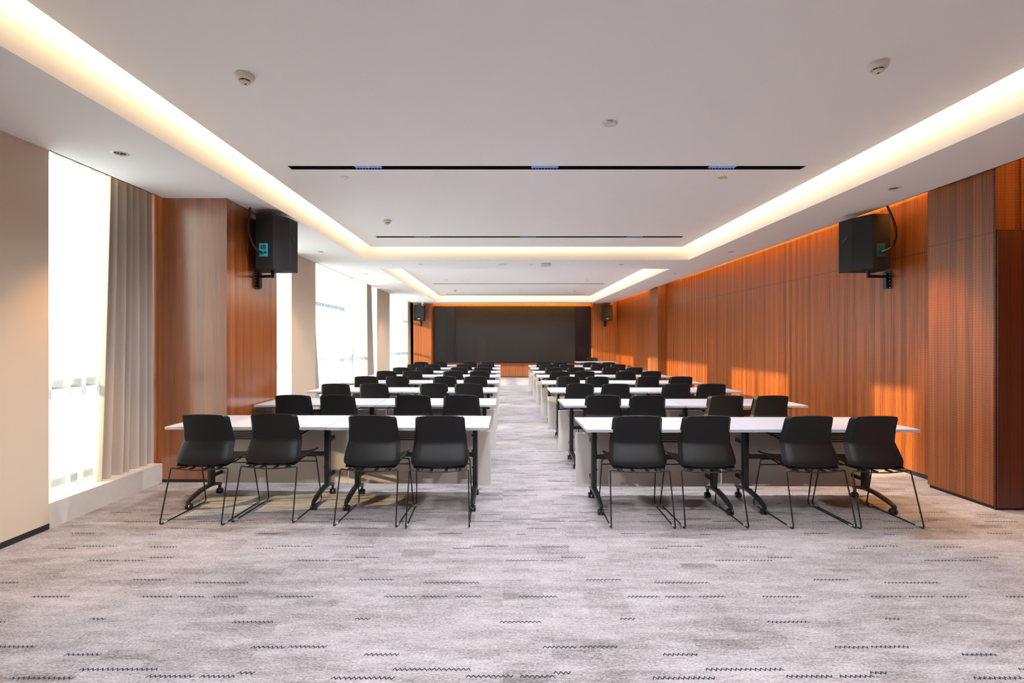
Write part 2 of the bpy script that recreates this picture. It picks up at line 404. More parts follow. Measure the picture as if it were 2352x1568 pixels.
# ceiling
bm = NBM()
holes = [(c[0], c[1], c[2], c[3]) for c in COF]
hr = 0.042
holes += [(x-hr, x+hr, y-hr, y+hr) for x, y in DL_L+DL_R]
holed_plane(bm, XL, 4.30, YB, 19.32, ZC, holes)
for c in COF:
    x0, x1, y0, y1 = c
    for q in (((x0, y0), (x1, y0)), ((x1, y0), (x1, y1)), ((x1, y1), (x0, y1)), ((x0, y1), (x0, y0))):
        (a, b1), (c1, d) = q
        bm.faces.new([bm.verts.new(p) for p in ((a, b1, ZC), (c1, d, ZC), (c1, d, ZT), (a, b1, ZT))])
    bm.faces.new([bm.verts.new(p) for p in ((x0, y0, ZT), (x1, y0, ZT), (x1, y1, ZT), (x0, y1, ZT))])
for p in PAN:
    hs = [(s[0], s[1], s[2]-SW, s[2]+SW) for s in SLOTS if p[2] < s[2] < p[3]]
    holed_plane(bm, p[0], p[1], p[2], p[3], ZP, hs); holed_plane(bm, p[0], p[1], p[2], p[3], ZP+0.03, hs)
    x0, x1, y0, y1 = p
    for q in (((x0, y0), (x1, y0)), ((x1, y0), (x1, y1)), ((x1, y1), (x0, y1)), ((x0, y1), (x0, y0))):
        (a, b1), (c1, d) = q
        bm.faces.new([bm.verts.new(v) for v in ((a, b1, ZP), (c1, d, ZP), (c1, d, ZP+0.03), (a, b1, ZP+0.03))])
# soffit edge upstands and the slab over everything
box(bm, 4.285, 4.30, YB, 19.32, ZC, 3.06); box(bm, XL, 4.3, 19.305, 19.32, ZC+0.001, 3.06)
for a, b_ in ((3.81, 5.12), (6.2, 8.19), (9.24, 13.75), (15.3, 19.32)): box(bm, XL, XL+0.015, a, b_, ZC, 3.06)
box(bm, -4.4, 5.4, YB-0.1, YE+0.3, 3.5, 3.6)
o = obj('ceiling', bm, 'ceil'); tag(o, 'white plaster ceiling with two raised coffers', None, None, 'structure')

# left wall: beige piers, window bays between them
bm = NBM()
BAYS = [(3.81, 5.08), (6.2, 8.19), (9.24, 13.75), (15.3, 19.32)]
prev = YB
for a, b_ in BAYS + [(YE, YE)]:
    y0, y1 = prev, a
    if (y0, y1) != (5.08, 6.2) and y1 > y0:
        fs = box(bm, -4.3, XL, y0, y1, 0, 3.5)
        fs[2].material_index = 1; fs[3].material_index = 1
    prev = b_
o = obj('wall_left', bm, ['beige', 'white']); tag(o, 'beige wall piers between the windows', None, None, 'structure')
bm = NBM()                               # head above and spandrel below the glazing
for a, b_ in BAYS:
    box(bm, -4.3, -4.0, a, b_, 3.2, 3.5)
o = obj('trim_1', bm, 'white'); tag(o, None, None, None, 'structure')
for n, (a, b_) in enumerate(BAYS):
    bm = NBM(); box(bm, -4.3, XL+0.001, a, b_, 0, 0.2)
    o = obj('trim_%d' % (n+2), bm, 'stone'); tag(o, 'grey stone window ledge', None, None, 'structure')
bm = NBM(); box(bm, XL, XL+0.006, -4.4, 3.81, 0, 0.045); box(bm, XL, XL+0.006, 8.19, 9.24, 0, 0.045); box(bm, XL, XL+0.006, 13.75, 15.3, 0, 0.045)
o = obj('baseboard_left', bm, 'black_base'); o['kind'] = 'structure'
# left wood clad column and the recess panel beside it
bm = NBM()
box(bm, XL, -2.917, 5.08, 6.2, 0.0, 3.0); box(bm, -4.3, XL, 5.10, 6.2, 0.0, 3.5, 1)
o = obj('wall_column', bm, ['wood_plain', 'wood_back']); tag(o, 'wood veneered column beside the near window', None, None, 'structure')
bm = NBM(); box(bm, XL+0.002, -2.911, 5.074, 6.2, 0, 0.03)
o = obj('baseboard_column', bm, 'black_base'); o['kind'] = 'structure'

# windows
for n, (a, b_) in enumerate(BAYS):
    bm = NBM(); X0, X1 = -4.05, -3.985
    mull = {0: [4.87], 1: [7.2], 2: [12.0], 3: [18.1]}[n]
    box(bm, X0, X1, a, a+0.06, 0.2, 3.2); box(bm, X0, X1, b_-0.06, b_, 0.2, 3.2)
    box(bm, X0, X1, a, b_, 0.2, 0.26); box(bm, X0, X1, a, b_, 3.14, 3.2)
    for y in mull: box(bm, X0-0.02, X1+0.02, y-0.035, y+0.035, 0.2, 3.2)
    box(bm, X0, X1, a, b_, 1.06, 1.14)
    if n == 2: box(bm, X0, X1, a, 12.0, 2.26, 2.34)
    if n == 3: box(bm, X0, X1, 18.1, b_, 2.26, 2.34)
    o = obj('window_%d' % (n+1), bm, 'frame'); tag(o, None, None, None, 'structure')
    bm = NBM(); box(bm, -4.022, -4.014, a+0.03, b_-0.03, 0.23, 3.17)
    obj('pane', bm, 'glass', o)

# right wall
bm = NBM(); box(bm, XR, XR+0.15, 4.91, YE, 0, 3.5)
o = obj('wall_right', bm, 'wood_perf'); tag(o, 'perforated orange brown wood wall', None, None, 'structure')
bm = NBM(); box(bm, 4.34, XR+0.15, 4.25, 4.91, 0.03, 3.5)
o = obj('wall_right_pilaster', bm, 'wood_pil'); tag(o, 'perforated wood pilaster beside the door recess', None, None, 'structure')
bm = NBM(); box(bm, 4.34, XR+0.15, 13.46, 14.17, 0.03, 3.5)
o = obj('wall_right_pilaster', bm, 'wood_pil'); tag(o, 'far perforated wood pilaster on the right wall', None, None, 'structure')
bm = NBM(); box(bm, XR, 5.25, 4.24, 4.40, 2.47, 3.5); box(bm, 5.2, 5.3, YB, 4.25, 0, 3.5)
o = obj('wall_right_return', bm, 'wood_perf'); tag(o, 'wood return wall above the door', None, None, 'structure')
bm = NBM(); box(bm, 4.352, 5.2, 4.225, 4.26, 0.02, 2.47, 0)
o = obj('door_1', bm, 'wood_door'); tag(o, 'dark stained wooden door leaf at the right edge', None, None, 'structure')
bm = NBM(); box(bm, 4.343, 4.35, 4.238, 4.25, 0, 3.2)
o = obj('trim_10', bm, 'wood_door'); o['kind'] = 'structure'
bm = NBM(); box(bm, XR-0.006, XR, 4.91, 13.46, 0, 0.045); box(bm, XR-0.006, XR, 14.17, 19.3, 0, 0.045)
box(bm, 4.352, XR+0.1, 4.262, 4.90, 0, 0.03); box(bm, 4.352, XR+0.1, 13.47, 14.16, 0, 0.03)
o = obj('baseboard_right', bm, 'black_base'); o['kind'] = 'structure'
# end walls
bm = NBM(); box(bm, -4.3, 5.3, YE, YE+0.15, 0, 3.5)
box(bm, -4.3, -2.87, 19.32, YE, 0.02, 3.5); box(bm, 3.62, 4.70, 19.32, YE, 0.02, 3.5)
o = obj('wall_back', bm, 'wood_back'); tag(o, 'wood veneered end wall around the video screen', None, None, 'structure')
bm = NBM(); box(bm, 3.80, 4.25, 19.312, 19.32, 1.075, 1.081)
o = obj('trim_11', bm, 'black_base'); o['kind'] = 'structure'
bm = NBM(); box(bm, -2.87, 3.62, YE-0.01, YE, 0, 0.03)
o = obj('baseboard_back', bm, 'black_base'); o['kind'] = 'structure'
bm = NBM(); box(bm, -4.3, 5.3, YB-0.15, YB, 0, 3.5)
o = obj('wall_front', bm, 'beige'); tag(o, 'beige wall', None, None, 'structure')

# ------------------------------------------------------------------ video screen
t = thing('video_wall', 'wide dark grey video screen on the wood end wall', 'screen', (0.5, 19.8, 0.6))
def part_box(name, p, mat, x0, x1, y0, y1, z0, z1, bev=0.003):
    bm = NBM(); ox, oy, oz = p.location
    box(bm, x0-ox, x1-ox, y0-oy, y1-oy, z0-oz, z1-oz)
    return obj(name, bm, mat, p, bevel=bev)
part_box('housing', t, 'dark', -2.82, 3.58, 19.70, 19.79, 0.60, 2.92)
part_box('display_panel', t, 'screen', -1.93, 2.96, 19.66, 19.70, 0.63, 2.885)
o = part_box('side_panel', t, 'gloss', -2.80, -1.96, 19.68, 19.70, 0.62, 2.90)
o = part_box('side_panel', t, 'gloss', 2.99, 3.56, 19.68, 19.70, 0.62, 2.90)

# ------------------------------------------------------------------ curtains
def cloth(name, y0t, y1t, y0b, y1b, x, z0, z1, folds, amp, mat, label, cat, group, th=0.003, seed=0, nz=24):
    rnd = random.Random(seed); ph = rnd.uniform(0, 6); ns = folds*10+1
    jit = [rnd.uniform(-0.35, 0.35) for _ in range(folds+2)]
    P = []
    for i in range(ns):
        s = i/(ns-1); row = []
        k = int(s*folds); 
        for j in range(nz+1):
            v = j/nz; z = z1+(z0-z1)*v
            flare = v**1.3
            a0, a1 = y0t+(y0b-y0t)*flare, y1t+(y1b-y1t)*flare
            ss = s + 0.10/folds*math.sin(2*PI*s*folds*0.37+ph+v*1.2)
            y = a0+(a1-a0)*min(max(ss, 0), 1)
            wob = 0.3*math.sin(2*PI*folds*s*0.53+v*2+ph)
            A = amp*(0.55+0.55*v)*(1+jit[k]*0.5)
            xx = x + A*math.sin(2*PI*folds*s+ph+wob*v) 
            row.append((xx, y, z))
        P.append(row)
    bm = NBM()
    if th: shell(bm, P, th)
    else:
        A = [[bm.verts.new(p) for p in r] for r in P]
        for i in range(ns-1):
            for j in range(nz): bm.faces.new((A[i][j], A[i+1][j], A[i+1][j+1], A[i][j+1]))
    o = obj(name, bm, mat, smooth=60)
    # base at the ledge
    return tag(o, label, cat, group)
G1, G2 = 'white sheer curtains over the windows', 'grey drapes beside the windows'
cloth('sheer_curtain', 3.83, 4.86, 3.83, 4.72, -3.80, 0.205, 3.15, 6, 0.045, 'sheer', 'white sheer curtain hanging over the nearest tall window', 'curtain', G1, 0, 1)
cloth('sheer_curtain', 6.25, 8.15, 6.25, 8.15, -3.80, 0.205, 3.15, 12, 0.045, 'sheer', 'white sheer curtain behind the wood column with the speaker', 'curtain', G1, 0, 2)
cloth('sheer_curtain', 9.32, 12.05, 9.42, 12.05, -3.80, 0.205, 3.15, 16, 0.045, 'sheer', 'white sheer curtain, left half of the wide middle window', 'curtain', G1, 0, 3)
cloth('sheer_curtain', 11.95, 13.35, 11.85, 13.25, -3.77, 0.205, 3.15, 9, 0.045, 'sheer', 'white sheer curtain, right half of the wide middle window', 'curtain', G1, 0, 4)
cloth('sheer_curtain', 15.4, 17.6, 15.4, 17.3, -3.80, 0.205, 3.15, 12, 0.045, 'sheer', 'white sheer curtain, left half of the farthest window', 'curtain', G1, 0, 5)
cloth('sheer_curtain', 17.1, 18.75, 17.3, 18.75, -3.77, 0.205, 3.15, 12, 0.04, 'sheer', 'white sheer curtain, gathered right half of the farthest window', 'curtain', G1, 0, 6)
cloth('drape', 4.55, 5.085, 4.42, 5.085, -3.72, 0.203, 3.12, 6, 0.045, 'drape', 'grey drape gathered between nearest window and wood column', 'curtain', G2, 0.004, 11, 30)
cloth('drape', 9.26, 9.32, 9.27, 9.66, -3.70, 0.203, 3.12, 2, 0.03, 'drape', 'narrow grey drape at the left side of the wide middle window', 'curtain', G2, 0.004, 12)
cloth('drape', 12.98, 13.45, 12.98, 13.68, -3.70, 0.203, 3.12, 5, 0.045, 'drape', 'grey drape gathered at right side of wide middle window', 'curtain', G2, 0.004, 13)
cloth('drape', 15.31, 15.4, 15.32, 15.62, -3.70, 0.203, 3.12, 2, 0.03, 'drape', 'narrow grey drape at the left side of the farthest window', 'curtain', G2, 0.004, 15)
cloth('drape', 18.6, 19.15, 18.5, 19.2, -3.70, 0.203, 3.12, 5, 0.045, 'drape', 'grey drape gathered beside the far left loudspeaker', 'curtain', G2, 0.004, 14)

# ------------------------------------------------------------------ chairs
def lerp_key(keys, v):
    for a, b_ in zip(keys, keys[1:]):
        if v <= b_[0]:
            t = (v-a[0])/(b_[0]-a[0]); return [a[k]+(b_[k]-a[k])*t for k in range(1, len(a))]
    return list(keys[-1][1:])
def make_chair():
    t = thing('chair', '', 'chair')
    U = [-1, -0.93, -0.86, -0.82, -0.6, -0.35, -0.12, 0.12, 0.35, 0.6, 0.82, 0.86, 0.93, 1]
    def section(u, hw, y, z, drop=0.0):
        a = abs(u); s = 1 if u > 0 else -1
        if a <= 0.82: xx = a/0.82*0.86*hw; yy = y+0.018*(a/0.82)**2
        else:
            q = (a-0.82)/0.18; xx = hw*(0.86+0.14*q); yy = y+0.018+0.036*q
        return (s*xx, yy, z-drop*a**2.2)
    K = [(0, 0.202, 0.000, 0.876), (0.05, 0.205, 0.006, 0.858), (0.3, 0.210, 0.034, 0.755), (0.54, 0.222, 0.056, 0.652), (0.56, 0.223, 0.056, 0.640),
         (0.75, 0.234, 0.016, 0.560), (0.88, 0.238, -0.014, 0.500), (0.95, 0.232, -0.018, 0.462), (1.0, 0.214, 0.000, 0.440)]
    V = [0, 0.02, 0.05, 0.12, 0.2, 0.3, 0.4, 0.5, 0.54, 0.56, 0.62, 0.7, 0.78, 0.85, 0.9, 0.95, 0.98, 1.0]
    P = []
    for u in U:
        row = []
        for v in V:
            hw, y, z = lerp_key(K, v)
            if v <= 0.05: hw -= 0.012*(1-v/0.05)
            row.append(section(u, hw, y, z, 0.014*max(0, 1-v*3) - 0.016*max(0, (v-0.85)/0.15)))
        P.append(row)
    bm = NBM(); shell(bm, P, 0.007); obj('backrest', bm, 'chair', t, smooth=38)
    # seat pan
    KS = [(0, 0.208, 0.000, 0.441), (0.12, 0.222, 0.055, 0.437), (0.5, 0.236, 0.22, 0.436), (0.85, 0.232, 0.39, 0.450), (0.95, 0.226, 0.435, 0.446), (1, 0.215, 0.455, 0.434)]
    P = []
    for u in U:
        row = []
        for v in (0, 0.06, 0.12, 0.25, 0.4, 0.55, 0.7, 0.85, 0.9, 0.95, 1):
            hw, y, z = lerp_key(KS, v)
            a = abs(u)
            row.append((u*hw, y, z+0.012*min(v*4, 1)+0.034*(a**3)*min(1, v*3+0.15)))
        P.append(row)
    bm = NBM(); shell(bm, P, 0.008); obj('seat', bm, 'chair', t, smooth=40)
    R_ = 0.0056
    for s in (-1, 1):
        bm = NBM()
        pts = [(s*0.205, -0.030, 0.437), (s*0.240, -0.022, 0.438), (s*0.252, -0.135, R_), (s*0.252, 0.455, R_), (s*0.238, 0.36, 0.432), (s*0.20, 0.36, 0.437)]
        tube(bm, rounded(pts, 0.028, 5), R_, 8); obj('leg_frame', bm, 'rod', t, smooth=50)
        for y in (-0.075, 0.40):
            bm = NBM(); tube(bm, [(s*0.252, y-0.018, R_+0.0016), (s*0.252, y+0.018, R_+0.0016)], 0.0080, 10)
            o = obj('glide', bm, 'glide', t, smooth=50); o['label'] = 'grey plastic floor glide'
    bm = NBM()
    tube(bm, [(-0.215+0.43*k/14, -0.024-0.024*math.sin(PI*k/14), 0.435-0.009*math.sin(PI*k/14)) for k in range(15)], R_, 8)
    for x, yy in ((-0.17, -0.040), (-0.06, -0.050), (0.06, -0.050), (0.17, -0.040)): box(bm, x-0.012, x+0.012, yy, 0.006, 0.430, 0.440)
    obj('rear_bar', bm, 'rod', t, smooth=50)
    bm = NBM(); tube(bm, [(-0.239, 0.372, 0.385), (0.239, 0.372, 0.385)], R_, 8); obj('front_bar', bm, 'rod', t, smooth=50)
    bm = NBM()
    for x in (-0.14, 0.14): tube(bm, [(x, -0.02, 0.436), (x, 0.1, 0.429), (x, 0.25, 0.427), (x, 0.36, 0.437)], R_, 6)
    tube(bm, [(-0.238, 0.36, 0.436), (0.238, 0.36, 0.436)], R_, 6)
    obj('seat_rail', bm, 'rod', t, smooth=50)
    return t

# ------------------------------------------------------------------ tables
TW, TD = 1.40, 0.65
def make_table():
    t = thing('folding_table', '', 'table')
    bm = NBM(); box(bm, -TW/2+0.0015, TW/2-0.0015, -TD/2, TD/2, 0.725, 0.75); obj('tabletop', bm, 'top', t, bevel=0.0025)
    bm = NBM(); box(bm, -TW/2+0.004, TW/2-0.004, 0.262, 0.278, 0.095, 0.612); obj('modesty_panel', bm, 'panel', t, bevel=0.002)
    bm = NBM(); tube(bm, [(-0.53, 0.06, 0.695), (0.53, 0.06, 0.695)], 0.018, 12); obj('top_beam', bm, 'leg', t, smooth=50)
    bm = NBM(); box(bm, -0.54, 0.54, 0.085, 0.11, 0.402, 0.442); obj('stretcher', bm, 'leg', t, bevel=0.004)
    bm = NBM()
    for k, (y, z) in enumerate(((-0.19, 0.620), (-0.13, 0.625), (-0.07, 0.630), (-0.01, 0.636), (0.05, 0.642))):
        e = 0.50
        pts = [(-e, 0.03+(y-0.03)*0.3, 0.693), (-e+0.06, y*0.7, 0.676), (-e+0.13, y, z), (e-0.13, y, z), (e-0.06, y*0.7, 0.676), (e, 0.03+(y-0.03)*0.3, 0.693)]
        tube(bm, rounded(pts, 0.05, 3), 0.0052, 6)
    for x in (-0.36, 0.36):
        tube(bm, [(x, -0.195, 0.617), (x, 0.055, 0.640)], 0.0035, 6); box(bm, x-0.008, x+0.008, -0.20, -0.185, 0.61, 0.725)
    obj('wire_shelf', bm, 'rod', t, smooth=50)
    for s in (-1, 1):
        x = s*0.555
        bm = NBM(); prism(bm, [(x-0.022, 0.07), (x-0.013, 0.062), (x+0.013, 0.062), (x+0.022, 0.07), (x+0.022, 0.125), (x+0.013, 0.133), (x-0.013, 0.133), (x-0.022, 0.125)], 0.115, 0.70)
        box(bm, x-0.028, x+0.028, -0.20, 0.22, 0.70, 0.724)
        box(bm, x-0.012, x+0.012, 0.13, 0.262, 0.53, 0.56); box(bm, x-0.012, x+0.012, 0.13, 0.262, 0.19, 0.22)
        lg = obj('leg', bm, 'leg', t, smooth=40)
        # arched foot
        prof = [(-0.245, 0.078, 0.014), (-0.225, 0.084, 0.021), (-0.15, 0.112, 0.024), (-0.05, 0.134, 0.026), (0.05, 0.143, 0.028), (0.10, 0.143, 0.028), (0.17, 0.130, 0.024), (0.235, 0.108, 0.020), (0.25, 0.103, 0.014)]
        bm = NBM(); rings = []
        for y, z, hw in prof:
            h = 0.030 if abs(y) < 0.2 else 0.022
            rings.append([bm.verts.new((x+a, y, z+b_)) for a, b_ in ((-hw, -h*0.6), (-hw*0.9, -h*0.1), (-hw*0.5, 0), (hw*0.5, 0), (hw*0.9, -h*0.1), (hw, -h*0.6), (hw*0.6, -h), (-hw*0.6, -h))])
        for a, b_ in zip(rings, rings[1:]):
            for k in range(8): bm.faces.new((a[k], a[(k+1) % 8], b_[(k+1) % 8], b_[k]))
        bm.faces.new(rings[0]); bm.faces.new(rings[-1])
        obj('foot', bm, 'leg', lg, smooth=60)
        for y, zt in ((-0.222, 0.060), (0.232, 0.085)):
            bm = NBM()
            for q in (-1, 1):
                pr = [(0.0, q*0.006), (0.024, q*0.006), (0.026, q*0.009), (0.026, q*0.021), (0.022, q*0.025), (0.0, q*0.026)]
                seg = 18; rings = []
                for r, a in pr:
                    rings.append([bm.verts.new((x+a, y+max(r, 0.0005)*math.cos(2*PI*k/seg), 0.026+max(r, 0.0005)*math.sin(2*PI*k/seg))) for k in range(seg)])
                for a, b_ in zip(rings, rings[1:]):
                    for k in range(seg): bm.faces.new((a[k], a[(k+1) % seg], b_[(k+1) % seg], b_[k]))
            box(bm, x-0.008, x+0.008, y-0.012, y+0.012, 0.03, zt)
            obj('caster', bm, 'caster', lg, smooth=40)
        for z in (0.30, 0.455, 0.60):
            bm = NBM(); tube(bm, [(x-s*0.020, 0.10, z), (x-s*0.034, 0.10, z)], 0.008, 10)
            obj('knob', bm, 'leg', lg, smooth=40)
    return t

chair0, table0 = make_chair(), make_table()
ROWN = ['row nearest the camera', 'second row from the camera', 'third row from the camera', 'fourth row from the camera',
        'fifth row from the camera', 'sixth row from the camera', 'second row from the screen', 'row nearest the screen']
SIDE = {'L': 'window side', 'R': 'wood-wall side'}
# near edge depth of each row and the left end of each block, measured on the photograph
ROW_L = [(4.12, -2.92), (5.57, -2.885), (7.04, -2.885), (8.49, -2.87), (9.99, -2.87), (11.33, -2.87), (12.83, -2.87), (14.27, -2.87)]
ROW_R = [(4.02, 0.695), (5.52, 0.70), (7.02, 0.706), (8.41, 0.708), (9.92, 0.725), (11.28, 0.74), (12.80, 0.76), (14.03, 0.775)]
first_t = True
for side, rows in (('L', ROW_L), ('R', ROW_R)):
    for r, (Y, X0) in enumerate(rows):
        for k in range(2):
            near_aisle = (k == 1) if side == 'L' else (k == 0)
            pos = 'beside the aisle' if near_aisle else ('by the windows' if side == 'L' else 'by the wood wall')
            lab = 'white training table %s, %s, %s' % (pos, SIDE[side], ROWN[r])
            x = X0+TW*(k+0.5)+k*0.004; y = Y+TD/2+random.uniform(-0.008, 0.008)
            rz = random.uniform(-0.003, 0.003)
            if r == 0 and side == 'L': y = Y+TD/2+(0.025 if k == 0 else -0.005); rz = -0.010
            if first_t:
                o = table0; o.location = (x, y, 0); o.rotation_euler = (0, 0, rz); o['label'] = lab; first_t = False
            else: o = dup(table0, (x, y, 0), rz, lab)
            o['group'] = 'white training tables in eight rows'
CH = {('L', 0): ([462, 621, 850, 1009], [4.01, 4.06, 3.97, 3.95]), ('R', 0): ([1468, 1630, 1869.3, 2019.8], [3.94, 3.94, 3.935, 3.93]),
      ('L', 1): [667.5, 770, 945, 1058], ('R', 1): [1388, 1491, 1672, 1778],
      ('L', 2): [767.3, 856.3, 995, 1075.3], ('R', 2): [1334.4, 1417, 1557.6, 1639],
      ('L', 3): [839, 911, 1021, 1091.4], ('R', 3): [1306.4, 1373.6, 1490.6, 1566.5],
      ('L', 4): [885.8, 945.3, 1039.3, 1101.3], ('R', 4): [1286.5, 1344.5, 1439.3, 1498.3],
      ('L', 5): [920.8, 973.7, 1053.7, 1107.7], ('R', 5): [1272.9, 1324.1, 1404.2, 1458],
      ('L', 6): [952, 993, 1065.4, 1113], ('R', 6): [1255.9, 1302.4, 1375.8, 1420.7],
      ('L', 7): [966.7, 1010, 1079, 1118.7], ('R', 7): [1248.9, 1287.6, 1355.9, 1397.7]}
ORD = ['nearest the aisle', 'second from the aisle', 'third from the aisle', 'farthest from the aisle']
first_c = True
for (side, r), v in CH.items():
    xs, ys = v if isinstance(v, tuple) else (v, None)
    base = (ROW_L if side == 'L' else ROW_R)[r][0]
    for k, px in enumerate(xs):
        Yb = ys[k] if ys else base-0.09+random.uniform(-0.02, 0.02)
        x = (px-VX)/F*Yb
        order = 3-k if side == 'L' else k
        lab = 'black sled-leg chair %s, %s, %s' % (ORD[order], SIDE[side], ROWN[r])
        rz = random.uniform(-0.035, 0.035)
        if r == 0: rz = {('L', 0): -0.02, ('L', 1): -0.03, ('L', 2): -0.05, ('L', 3): 0.03, ('R', 0): -0.03, ('R', 1): 0.01, ('R', 2): 0.02, ('R', 3): 0.02}[(side, k)]
        if first_c:
            o = chair0; o.location = (x, Yb, 0); o.rotation_euler = (0, 0, rz); o['label'] = lab; first_c = False
        else: o = dup(chair0, (x, Yb, 0), rz, lab)
        o['group'] = 'black chairs at the training tables'
o = dup(table0, (3.32, 17.2, 0), PI+0.04, 'white speaker table turned toward the rows, right of the screen'); o['group'] = 'white training tables in eight rows'
del o['group']
o = dup(chair0, (3.36, 17.95, 0), PI, 'black chair behind the speaker table, facing the rows'); del o['group']

# ------------------------------------------------------------------ loudspeakers
def make_speaker(label, cx, cy, zb, rz, arm, plate_rel, back_visible, cable=None):
    t = thing('loudspeaker', label, 'loudspeaker', (cx, cy, zb), rz, 'wall mounted loudspeakers')
    hh = 0.62
    poly = [(-0.10, -0.2), (0.10, -0.2), (0.197, 0.0), (0.21, 0.19), (-0.21, 0.19), (-0.197, 0.0)]
    bm = NBM(); prism(bm, poly, 0, hh); obj('cabinet', bm, 'spk', t, bevel=0.004)
    bm = NBM(); prism(bm, [(-0.212, 0.19), (0.212, 0.19), (0.205, 0.205), (0.10, 0.215), (-0.10, 0.215), (-0.205, 0.205)], 0.004, hh-0.004)
    g = obj('grille', bm, 'grille', t, bevel=0.003)
    bm = NBM(); box(bm, -0.042, 0.042, 0.215, 0.219, 0.055, 0.085); obj('badge', bm, 'tag', g)
    for s in (-1, 1):
        bm = NBM(); a = [(0.045, 0.398), (0.12, 0.342), (0.13, 0.345), (0.13, 0.385), (0.05, 0.412)]
        prism(bm, a, s*0.1995, s*0.2085, 'x'); obj('handle', bm, 'dark', t)
    bm = NBM(); box(bm, -0.058, 0.040, -0.204, -0.199, 0.135, 0.283); pl = obj('connector_plate', bm, 'teal' if back_visible == 2 else 'cyan', t)
    if back_visible == 2: pl['label'] = 'dark teal connector plate'
    bm = NBM(); box(bm, -0.038, 0.022, -0.2065, -0.204, 0.215, 0.265); obj('recess', bm, 'teal', pl)
    bm = NBM()
    for x in (-0.020, 0.018): tube(bm, [(x, -0.204, 0.178), (x, -0.226, 0.178)], 0.011, 12)
    obj('socket', bm, 'caster', pl, smooth=50)
    # bracket: post under the cabinet, arm, wall plate with holes
    bm = NBM(); tube(bm, [(0, 0, 0.0), (0, 0, -0.085)], 0.019, 14); obj('post', bm, 'rod', t, smooth=50)
    ax, ay = arm
    L = math.hypot(ax, ay); d = Vector((ax/L, ay/L, 0)); n = Vector((-d.y, d.x, 0))
    bm = NBM()
    def obox(a, b_, w_, z0, z1):
        vs = []
        for z in (z0, z1):
            for p, s in ((a, -1), (a, 1), (b_, 1), (b_, -1)):
                q = d*p+n*s*w_; vs.append(bm.verts.new((q.x, q.y, z)))
        for q in ((0, 1, 2, 3), (7, 6, 5, 4), (0, 4, 5, 1), (1, 5, 6, 2), (2, 6, 7, 3), (3, 7, 4, 0)): bm.faces.new([vs[i] for i in q])
    obox(0, L-0.045, 0.016, -0.078, -0.048); obj('arm', bm, 'rod', t)
    bm = NBM(); obox(L-0.05, L-0.012, 0.022, -0.20, -0.02); obox(L-0.012, L-0.002, 0.045, -0.21, 0.0)
    pt = obj('wall_plate', bm, 'rod', t)
    bm = NBM()
    for z in (-0.195, -0.155, -0.115, -0.075, -0.04, -0.015):
        for s in (-0.034, 0.034):
            p = d*(L-0.012)+n*s; q = d*(L-0.016)+n*s; tube(bm, [(p.x, p.y, z), (q.x, q.y, z)], 0.005, 8)
    obj('bolt', bm, 'tag', pt)
    if cable:
        bm = NBM(); pts = [Vector(p)-Vector((cx, cy, zb)) for p in cable]
        if abs(rz) > 0.001:
            pts = [Matrix.Rotation(-rz, 3, 'Z') @ p for p in pts]
        sm = []
        n_ = len(pts)
        for i in range(n_-1):
            p0, p1, p2, p3 = pts[max(i-1, 0)], pts[i], pts[i+1], pts[min(i+2, n_-1)]
            for k in range(6):
                u = k/6; sm.append(0.5*((2*p1)+(p2-p0)*u+(2*p0-5*p1+4*p2-p3)*u*u+(3*p1-p0-3*p2+p3)*u**3))
        sm.append(pts[-1]); tube(bm, sm, 0.012, 10); obj('cable', bm, 'rod', t, smooth=60)
    return t
zb = 2.315
make_speaker('black loudspeaker on the left wood column, bright cyan plate on its back', -2.705, 5.65, zb, 0.0, (-0.21, 0.05), 0, 1,
             [(-2.86, 5.44, 3.0), (-2.875, 5.44, 2.86), (-2.87, 5.42, 2.72), (-2.80, 5.42, 2.55), (-2.725, 5.425, 2.493)])
make_speaker('black loudspeaker on the perforated right wall, seen from behind', 4.295, 5.65, zb, 0.0, (0.272, 0.05), 0, 2,
             [(4.285, 5.36, 3.0), (4.36, 5.37, 2.85), (4.42, 5.40, 2.70), (4.38, 5.41, 2.55), (4.275, 5.425, 2.493)])
make_speaker('far black loudspeaker left of the screen, facing the room', -3.28, 19.08, zb-0.02, PI-0.10, (0.03, -0.235), 0, 0,
             [(-3.25, 19.28, 3.0), (-3.25, 19.30, 2.8), (-3.27, 19.295, 2.49)])
make_speaker('far black loudspeaker right of the screen, facing the room', 4.10, 19.08, zb-0.02, PI+0.05, (0.0, -0.235), 0, 0,
             [(4.12, 19.28, 3.0), (4.12, 19.30, 2.8), (4.10, 19.295, 2.49)])

